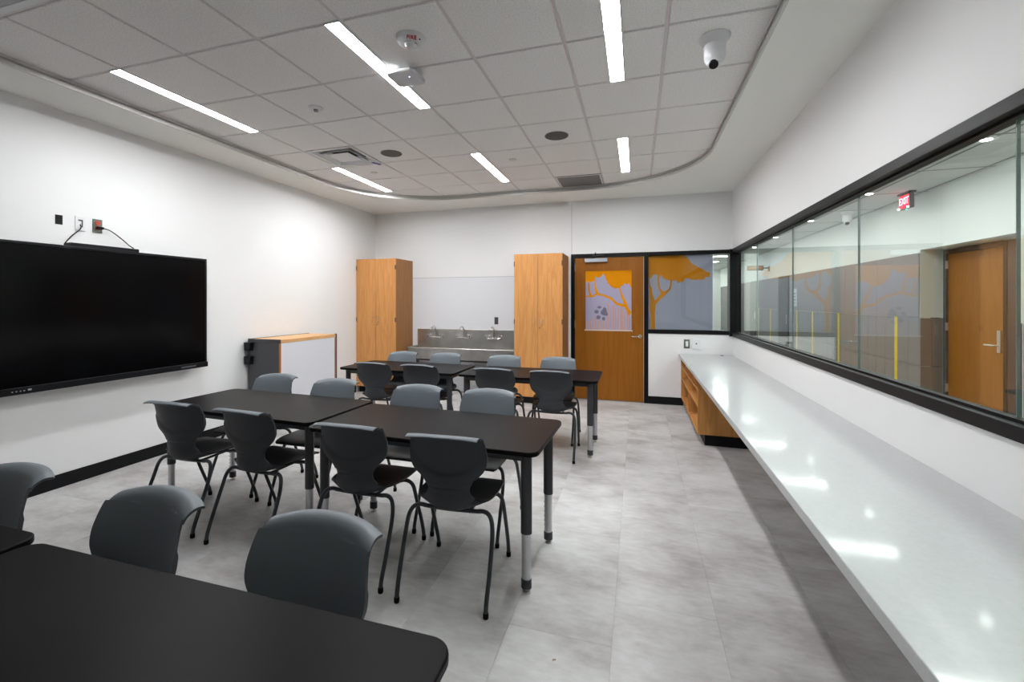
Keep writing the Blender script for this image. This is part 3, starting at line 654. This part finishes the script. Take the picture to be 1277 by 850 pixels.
# ------------------------------------------------------------------ tables
def make_table():
    e = empty('classroom_table', (0, 0, 0))
    Lx, Ly = 1.405, .665
    t = M().prism(rrect(-Lx/2, Lx/2, -Ly/2, Ly/2, .055, 8), .711, .735).build('tabletop', MTOP, e, bevel=.005, smooth=True, seg=3)
    a, b = Lx/2-.075, Ly/2-.085
    M().box(-a, a, -b-.012, -b+.012, .665, .7105).build('apron_rail', MSTEELD, e)
    M().box(-a, a, b-.012, b+.012, .665, .7105).build('apron_rail', MSTEELD, e)
    M().box(-a-.012, -a+.012, -b, b, .665, .7105).build('apron_rail', MSTEELD, e)
    M().box(a-.012, a+.012, -b, b, .665, .7105).build('apron_rail', MSTEELD, e)
    for sx in (-1, 1):
        for sy in (-1, 1):
            x, y = sx*a, sy*b
            def oval(r1, r2, n=20): return [(x+r1*math.cos(2*math.pi*k/n), y+r2*math.sin(2*math.pi*k/n)) for k in range(n)]
            L_ = M().prism(oval(.029, .025), .300, .7102).build('leg', MSTEELD, e, smooth=True)
            M().prism(oval(.024, .020), .060, .300).build('chrome_inner_leg', MCHROME, L_, smooth=True, label='chrome height-adjusting inner leg')
            M().prism(oval(.027, .024), .022, .070).build('foot_boot', MSTEELD, L_, smooth=True, bevel=.003)
            M().lathe([(.008, .022), (.008, .010), (.018, .008), (.020, 0)], (x, y, 0), 14).build('glide', MNICK, L_, smooth=True)
            if sy == 1:
                h_ = M()
                for k in range(6): h_.tube([(x-.0235, y-.010, .11+.028*k), (x-.0245, y-.010, .11+.028*k)], .004, 8)
                h_.build('adjustment_holes', MRUB, L_)
    return e
TB = make_table()
TB['category'] = 'table'; TB['group'] = 'black classroom tables pushed together in pairs'
R3 = math.radians
tabs = [(-1.158, 2.487, -2.0, 'black table in the middle row, right half, its end by the open floor'),
        (-2.590, 2.620, -2.6, 'black table in the middle row, left half, nearest the wall screen'),
        (-1.055, 4.560, 0, 'black table in the far row, right half, nearest the door'),
        (-2.500, 4.585, -1.2, 'black table in the far row, left half, in front of the corner cabinet'),
        (-1.078, .572, .3, 'black table in the foreground with its rounded corner at bottom centre'),
        (-2.510, .600, 0, 'black table cut off at the left photo edge beside the foreground one')]
for k, (x, y, r, lab) in enumerate(tabs):
    o = TB if k == 0 else copy_tree(TB, (x, y, 0), R3(r))
    o.location = (x, y, 0); o.rotation_euler = (0, 0, R3(r)); o['label'] = lab

# ------------------------------------------------------------------ chairs
def interp(K, v):
    # Catmull-Rom through rows of tuples, v in 0..len-1
    i = min(int(v), len(K)-2); t = v-i
    p0, p1, p2, p3 = K[max(i-1, 0)], K[i], K[i+1], K[min(i+2, len(K)-1)]
    return [.5*((2*b)+(c-a)*t+(2*a-5*b+4*c-d)*t*t+(3*b-a-3*c+d)*t**3) for a, b, c, d in zip(p0, p1, p2, p3)]
# y, z, half width, edge curl, edge drop
PROF = [(.235, .441, .185, .000, 0), (.225, .454, .198, .000, 0), (.16, .460, .210, .006, 0), (.07, .450, .212, .018, 0), (-.02, .438, .206, .032, 0), (-.09, .429, .186, .044, 0),
        (-.138, .431, .160, .054, 0), (-.174, .452, .137, .060, 0), (-.189, .495, .122, .056, 0), (-.189, .540, .110, .046, 0), (-.187, .585, .132, .040, 0), (-.189, .625, .180, .044, 0),
        (-.195, .662, .201, .052, 0), (-.204, .703, .204, .056, .000), (-.215, .745, .199, .056, .002), (-.227, .785, .192, .054, .006), (-.240, .816, .187, .050, .012), (-.255, .833, .185, .046, .016), (-.274, .841, .184, .042, .018), (-.296, .838, .183, .040, .019), (-.302, .832, .183, .040, .019)]
def shell(v0, v1, nv, nu=18):
    rows = []; n = nv
    for i in range(n+1):
        v = v0+(v1-v0)*i/n; y, z, hw, k, dr = interp(PROF, v)
        a = interp(PROF, max(v-.05, 0)); b = interp(PROF, min(v+.05, len(PROF)-1))
        T = Vector((0, b[0]-a[0], b[1]-a[1])).normalized(); Nn = Vector((0, -T.z, T.y))   # toward the sitter
        if Nn.z < 0 and v < 6: Nn = -Nn
        if v >= 6 and Nn.y < 0 and v < 15: Nn = -Nn
        rows.append((v, y, z, hw, k, dr, T))
    # consistent sitter-side normal: rotate tangent by -90 deg in the y/z plane (profile runs front -> back -> up -> lip)
    front, back = [], []
    for (v, y, z, hw, k, dr, T) in rows:
        Nn = Vector((0, T.z, -T.y))
        for j in range(nu+1):
            s = -1+2*j/nu; x = s*hw
            kk = k*abs(s)**2.2
            base_n = Nn if v < 15.5 else Vector((0, 1, 0))
            p = Vector((x, y, z)) + base_n*kk - Vector((0, 0, 1))*dr*abs(s)**2.6
            th = .0085 if v < 19.5 else .006
            if 9.5 < v < 16.5:    # dished upper back panel with a U-shaped crease on the rear
                zc = .615+.085*s*s
                th += .007*(1-min(max((z-zc)/.016, 0), 1))
            if 8.0 < v < 10.5: # raised lumbar arc
                d = (z-(.545-.02*s*s))/.008
                if abs(s) < .75: th += .0035*math.exp(-d*d)
            front.append(p); back.append(p-Nn*th)
    W_ = nu+1; H_ = len(rows); nF = len(front); vs = front+back; fs = []
    for i in range(H_-1):
        for j in range(nu):
            a = i*W_+j; fs.append((a, a+1, a+W_+1, a+W_)); fs.append((nF+a, nF+a+W_, nF+a+W_+1, nF+a+1))
    for j in range(nu):
        fs.append((j, nF+j, nF+j+1, j+1)); a = (H_-1)*W_+j; fs.append((a, a+1, nF+a+1, nF+a))
    for i in range(H_-1):
        a = i*W_; fs.append((a, a+W_, nF+a+W_, nF+a)); a = i*W_+nu; fs.append((a, nF+a, nF+a+W_, a+W_))
    m_ = M(); m_.add(vs, fs); return m_
def make_chair():
    e = empty('school_chair', (0, 0, 0))
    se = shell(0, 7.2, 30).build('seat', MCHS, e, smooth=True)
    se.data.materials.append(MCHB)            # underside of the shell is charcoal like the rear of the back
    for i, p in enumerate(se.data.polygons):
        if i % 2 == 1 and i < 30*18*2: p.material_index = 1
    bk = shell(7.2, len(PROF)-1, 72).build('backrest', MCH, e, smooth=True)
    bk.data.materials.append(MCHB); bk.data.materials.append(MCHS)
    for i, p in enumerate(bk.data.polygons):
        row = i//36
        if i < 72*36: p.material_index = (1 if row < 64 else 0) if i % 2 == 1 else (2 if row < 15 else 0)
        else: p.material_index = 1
    fr = M()
    for y in (-.105, .105): fr.tube(curve_pts([(-.15, y, .417), (0, y, .412), (.15, y, .417)], 4), .0105, 10)
    fr.tube([(-.10, -.11, .413), (-.10, .11, .413)], .009, 8); fr.tube([(.10, -.11, .413), (.10, .11, .413)], .009, 8)
    fr.build('seat_frame', MLEG, e, smooth=True)
    for sx in (-1, 1):
        for (P, nm) in (([(.14, -.105, .417), (.172, -.107, .421), (.203, -.116, .410), (.222, -.132, .375), (.229, -.155, .305), (.230, -.215, .16), (.228, -.245, .085), (.227, -.258, .045), (.227, -.262, .014)], 'leg'),
                        ([(.14, .105, .417), (.168, .107, .422), (.194, .116, .413), (.211, .132, .380), (.217, .155, .305), (.218, .215, .16), (.217, .245, .085), (.216, .258, .045), (.216, .262, .014)], 'leg')):
            P2 = [(sx*a, b, c) for a, b, c in P]
            L_ = M().tube(curve_pts(P2, 4), .0112, 10).build(nm, MLEG, e, smooth=True)
            x, y = P2[-1][0], P2[-1][1]
            M().tube([(x, y, 0), (x, y, .006), (x, y, .026)], [.0125, .0140, .0135], 10).build('foot_cap', MRUB, L_, smooth=True)
    return e
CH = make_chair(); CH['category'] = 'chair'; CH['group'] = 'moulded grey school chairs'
chairs = [
 (-2.89, 2.360, 2, 'grey chair on the near side of the middle row, nearest the wall screen'),
 (-2.27, 2.330, -2, 'grey chair on the near side of the middle row, second from the screen'),
 (-1.475, 2.250, 1, 'grey chair on the near side of the middle row, third from the screen'),
 (-.915, 2.225, 3, 'grey chair on the near side of the middle row, nearest the counter'),
 (-2.99, 2.930, 180, 'grey chair facing us at the middle row, in front of the white cabinet front'),
 (-2.33, 2.870, 181, 'grey chair facing us at the middle row, second from the screen side'),
 (-1.575, 2.830, 180, 'grey chair facing us at the middle row, below the trough sink'),
 (-1.015, 2.830, 179, 'grey chair facing us at the middle row, nearest the counter'),
 (-2.700, 4.350, 2, 'grey chair with its back to us at the far row, before the corner cabinet'),
 (-2.140, 4.350, 0, 'grey chair with its back to us at the far row, second from left'),
 (-1.335, 4.345, 0, 'grey chair with its back to us at the far row, third from left'),
 (-.785, 4.350, 1, 'grey chair with its back to us at the far row, nearest the door'),
 (-2.820, 4.845, 180, 'grey chair facing us at the far row, between corner cabinet and sink'),
 (-2.236, 4.845, 180, 'grey chair facing us at the far row, under the middle faucet'),
 (-1.487, 4.845, 180, 'grey chair facing us at the far row, before the right oak cabinet'),
 (-.852, 4.845, 180, 'grey chair facing us at the far row, nearest the door'),
 (-.880, .860, 178, 'large foreground grey chair back behind the black table, at bottom centre'),
 (-1.530, .850, 176, 'foreground grey chair back left of the largest one'),
 (-2.270, .850, 180, 'grey chair back cut off by the left photo edge'),
]
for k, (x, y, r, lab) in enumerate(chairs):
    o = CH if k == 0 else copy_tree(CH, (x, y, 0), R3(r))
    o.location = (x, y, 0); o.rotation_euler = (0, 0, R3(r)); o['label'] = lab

# ------------------------------------------------------------------ corridor beyond the glass
CX, CZ = 3.85, 3.0
AY0, AY1, AX = 6.129, 7.885, 4.12
M().box(CX, CX+.12, YR-2, AY0, 2.17, 3.1).box(CX, CX+.12, AY1, 24, 2.17, 3.1).box(CX, CX+.12, AY0, AY1, 2.205, 3.1).box(CX+.04, CX+.12, YR-2, AY0, 0, 2.17).box(CX+.04, CX+.12, AY1, 24, 0, 2.17).build('wall_corridor', MCW, kind='structure')
M().box(CX+.001, AX, AY1-.004, AY1+.03, 1.245, 2.205).box(CX+.001, AX, AY0-.03, AY0, 1.245, 2.205).box(AX, AX+.1, AY0-.1, 6.80, 0, 2.205).box(AX, AX+.1, AY1-.0, AY1+.1, 0, 2.205).box(CX+.12, AX+.1, AY0-.1, AY1+.1, 2.205, 2.3).build('wall_alcove', MALC, kind='structure')
M().box(WT+.02, 4.5, YR-2.1, YR-2, 0, 3.1).box(WT+.02, 4.5, 24, 24.1, 0, 3.1).box(-6, WT, 9.5, 9.6, 0, 3.1).box(WT-.1, WT, 9.6, 24, 0, 3.1).box(-6.1, -6, YB+.12, 9.6, 0, 3.1).build('wall_hall', MCW, kind='structure')
cc = BX(WT, 4.5, YR-2, 24, CZ, 3.1).box(-6, WT, YB+.12, 9.6, CZ, 3.1).build('ceiling_corridor', mat('corridor_tile', (.62, .64, .62), .9, noise=.05, nscale=80), kind='structure')
gb = M()
y = YR-1.9
while y < 24: gb.box(WT, CX, y-.012, y+.012, CZ-.003, CZ); y += 1.2192
for x in (1.95, 2.56, 3.17, 3.78): gb.box(x-.012, x+.012, YR-2, 24, CZ-.0035, CZ)
gb.build('ceiling_grid', mat('corridor_grid', (.18, .185, .18), .6), cc, kind='stuff')
# wainscot : tiles below, panels above
ws = BX(CX+.012, CX+.04, AY1, 24, 0, 2.17).box(CX+.012, CX+.04, YR-2, AY0, 0, 2.17).build('wall_wainscot', MGROUT, kind='structure')
stripes = [8.51, 9.73, 10.60, 12.0, 13.05, 15.42, 16.8]
SW = .075
tcache = {}
def wtile(name, x0, x1, y0, y1, z0, z1, m, par=ws):
    key = (name, round(x1-x0, 3), round(y1-y0, 3), round(z1-z0, 3), m.name)
    if key not in tcache: tcache[key] = BX(x0, x1, y0, y1, z0, z1).build(name, m, par, bevel=0).data; return
    o = bpy.data.objects.new(name, tcache[key]); C.objects.link(o); o.parent = par; o.location = Vector(((x0+x1)/2, (y0+y1)/2, z0))-ORG[par.name]
def seg_tiles(y0, y1, far=False):
    n = max(1, round((y1-y0)/.29)); wd = (y1-y0)/n
    for i in range(n):
        for (z0, z1) in ((.0, .548), (.555, 1.236)):
            a, b = y0+i*wd+.003, y0+(i+1)*wd-.003
            if far: farm.box(CX, CX+.02, a, b, z0, z1)
            else: wtile('wall_tile', CX, CX+.02, a, b, z0, z1, MCT)
farm = M()
ed = [AY1]+[v for s in stripes for v in (s-SW/2, s+SW/2)]
doorsF = [(13.67, 14.59), (17.1, 17.95)]
cur = AY1
for s in stripes:
    if s < 13.4: seg_tiles(cur, s-SW/2, far=cur > 11.9)
    else:
        lo = cur
        for (a, b) in doorsF:
            if lo < a and b < s: seg_tiles(lo, a, True); lo = b
        seg_tiles(lo, s-SW/2, True)
    wtile('yellow_strip', CX-.003, CX+.02, s-SW/2, s+SW/2, 0, 1.242, MYEL); cur = s+SW/2
seg_tiles(cur, 17.1, True); seg_tiles(17.95, 23.9, True)
farm.build('far_wall_tiles', MCT, ws, kind='stuff')
n = 6
for i in range(n):
    y1 = AY0-.03-i*.31; y0 = y1-.306
    for (z0, z1) in ((0, .548), (.555, 1.236)): wtile('wall_tile', CX, CX+.02, y0, y1, z0, z1, MCT)
yy = AY1; 
while yy < 13.6:
    wtile('wall_panel', CX+.001, CX+.02, yy+.003, min(yy+1.2192, 13.66)-.003, 1.246, 2.168, MCP); yy += 1.2192
wtile('wall_panel', CX+.001, CX+.02, 14.6, 17.09, 1.246, 2.168, MCP); wtile('wall_panel', CX+.001, CX+.02, 17.96, 23.9, 1.246, 2.168, MCP)
yy = AY0-.03
while yy > YR-1: wtile('wall_panel', CX+.001, CX+.02, yy-1.216, yy-.003, 1.246, 2.168, MALC); yy -= 1.2192
for (a, b) in ((CX+.002, CX+.13), (CX+.134, AX)):
    for (z0, z1) in ((0, .548), (.555, 1.236)): wtile('wall_tile', a, b, AY1-.006, AY1+.029, z0, z1, MCTD)
# the door in the alcove
d2 = empty('door_2', (AX, 7.3, 0), kind='structure')
BX(AX-.006, AX-.0005, AY0+.02, 6.739, 0, 2.19).build('side_panel', MDARKD, d2, label='dark brown side panel')
M().box(AX-.01, AX+.1, 7.825, AY1-.002, 0, 2.19).box(AX-.01, AX+.1, 6.74, 6.80, 0, 2.19).box(AX-.01, AX+.1, 6.80, 7.825, 2.13, 2.19).build('frame', MBLACK, d2, bevel=.002)
dl = BX(AX+.015, AX+.06, 6.805, 7.82, .01, 2.127).build('door_leaf', MDOOR, d2)
for z in (.22, 1.07, 1.93): BX(AX-.012, AX+.012, 7.815, 7.832, z, z+.11).build('hinge', MNICK, d2)
BX(AX+.000, AX+.015, 6.860, 6.915, .86, 1.125).build('lock_plate', MNICK, d2, bevel=.004)
M().tube([(AX, 6.888, .945), (AX-.045, 6.888, .945), (AX-.055, 6.90, .945), (AX-.055, 7.02, .945)], .010, 10).build('lever_handle', MNICK, d2, smooth=True)
for k, (a, b) in enumerate(doorsF):
    e = empty('door_%d' % (k+3), (CX, (a+b)/2, 0), kind='structure')
    BX(CX-.008, CX+.03, a, b, 0, 2.17).build('frame', MBLACK, e)
    BX(CX-.012, CX+.0, a+.06, b-.06, .01, 2.10).build('door_leaf', MDARKD, e)
    BX(CX-.03, CX-.012, a+.10, a+.16, .88, 1.12).build('lock_plate', MNICK, e)
e = empty('wall_notice', (CX, 13.25, 1.35), 'pale narrow notice sheet on the corridor wall beside the dark door', 'sign')
BX(CX-.006, CX, 13.05, 13.38, 1.35, 1.80).build('sheet', mat('notice_paper', (.6, .62, .66), .6), e)
for z in (1.42, 1.50, 1.58, 1.66): BX(CX-.008, CX-.006, 13.12, 13.31, z, z+.03).build('printed_line', mat('notice_print', (.25, .27, .32), .6), e)
e = empty('projecting_sign', (CX, 15.6, 2.45), 'amber projecting sign on a bracket high on the corridor wall', 'sign')
BX(3.25, 3.70, 15.55, 15.60, 2.43, 2.58).build('frame', MSIGF, e, bevel=.004)
BX(3.28, 3.67, 15.54, 15.55, 2.455, 2.555).build('face', MSIGN, e)
M().tube([(3.70, 15.575, 2.50), (CX, 15.575, 2.50)], .02, 8).build('arm', MSIGF, e)
BX(CX-.01, CX, 15.50, 15.65, 2.40, 2.56).build('wall_plate', MSIGF, e)
# exit sign hung from the corridor ceiling, tilted towards the window
ex = empty('exit_sign', (0, 0, 0), 'lit red EXIT sign hanging from the corridor ceiling', 'exit sign')
BX(-.17, .17, -.035, .035, -.25, -.03).build('housing', MBLACK, ex, bevel=.006)
BX(-.20, .20, -.05, .05, -.030, 0).build('ceiling_canopy', MBLACK, ex)
BX(-.155, .155, -.039, -.035, -.235, -.045).build('lit_face', MEXIT, ex)
text('EXIT', .15, MEXL, ex, (0, -.040, -.135), (1, 0, 0), (0, 0, 1), .002)
for x in (-.15, .15): M().lathe([(.014, 0), (.014, -.02), (.001, -.022)], (x, -.05, -.225), 10).build('lamp', MEXW, ex)
M().lathe([(.012, 0), (.012, -.012), (.001, -.014)], (.03, -.01, -.25), 10).build('indicator', MGRN, ex)
ex.location = (3.60, 7.69, CZ); ex.rotation_euler = (0, 0, R3(-90)); ex.scale = (.76, .8, .92)
domecam(3.42, 9.07, CZ, 'small grey ceiling camera in the corridor left of the exit sign', 1.15)
def downlight(y, label, x=3.13):
    e = empty('downlight', (x, y, CZ), label, 'ceiling light', 'round corridor downlights')
    M().lathe([(.085, 0), (.085, -.006), (.075, -.008)], (x, y, CZ)).build('ring', MWP, e, smooth=True)
    M().lathe([(.042, -.0082), (.042, -.010), (.001, -.0101)], (x, y, CZ)).build('lens', MDL, e)
for y, l in ((7.606, 'round corridor downlight nearest the exit sign'), (9.838, 'round corridor downlight, second beyond the exit sign'), (12.107, 'round corridor downlight, third beyond the exit sign'), (14.144, 'round corridor downlight, furthest of the row'),
             (5.38, 'round corridor downlight opposite the far counter end'), (3.15, 'round corridor downlight opposite the middle tables'), (.92, 'round corridor downlight opposite the camera')): downlight(y, l)
def clin(x0, x1, y, lab, m=MCLED):
    e = empty('corridor_linear_light', ((x0+x1)/2, y, CZ), lab, 'ceiling light', 'linear corridor lights')
    BX(x0-.01, x1+.01, y-.07, y+.07, CZ-.006, CZ).build('housing', MWP, e); BX(x0, x1, y-.055, y+.055, CZ-.010, CZ-.006).build('diffuser', m, e)
for y, l in ((23.3, 'linear light over the far end of the corridor'), (21.1, 'linear corridor light next to the last one'), (18.9, 'furthest linear light across the corridor'), (16.7, 'linear corridor light seen through the clear strip of the door-side window'), (14.9, 'linear corridor light high above the dark corridor doors'), (12.8, 'linear corridor light beyond the corner window post'),
             (10.7, 'linear corridor light reflected halfway along the far counter'), (8.6, 'linear corridor light above the exit sign area'), (6.5, 'linear corridor light outside the far classroom corner'), (4.4, 'linear corridor light opposite the middle of the long window'), (2.3, 'linear corridor light opposite the middle row'), (.2, 'linear corridor light opposite the camera')):
    clin(1.95, 2.95, y, l)
clin(-3.6, -2.4, 8.3, 'linear light in the hall behind the sink wall'); clin(-.9, .3, 8.3, 'linear light in the hall behind the classroom door')
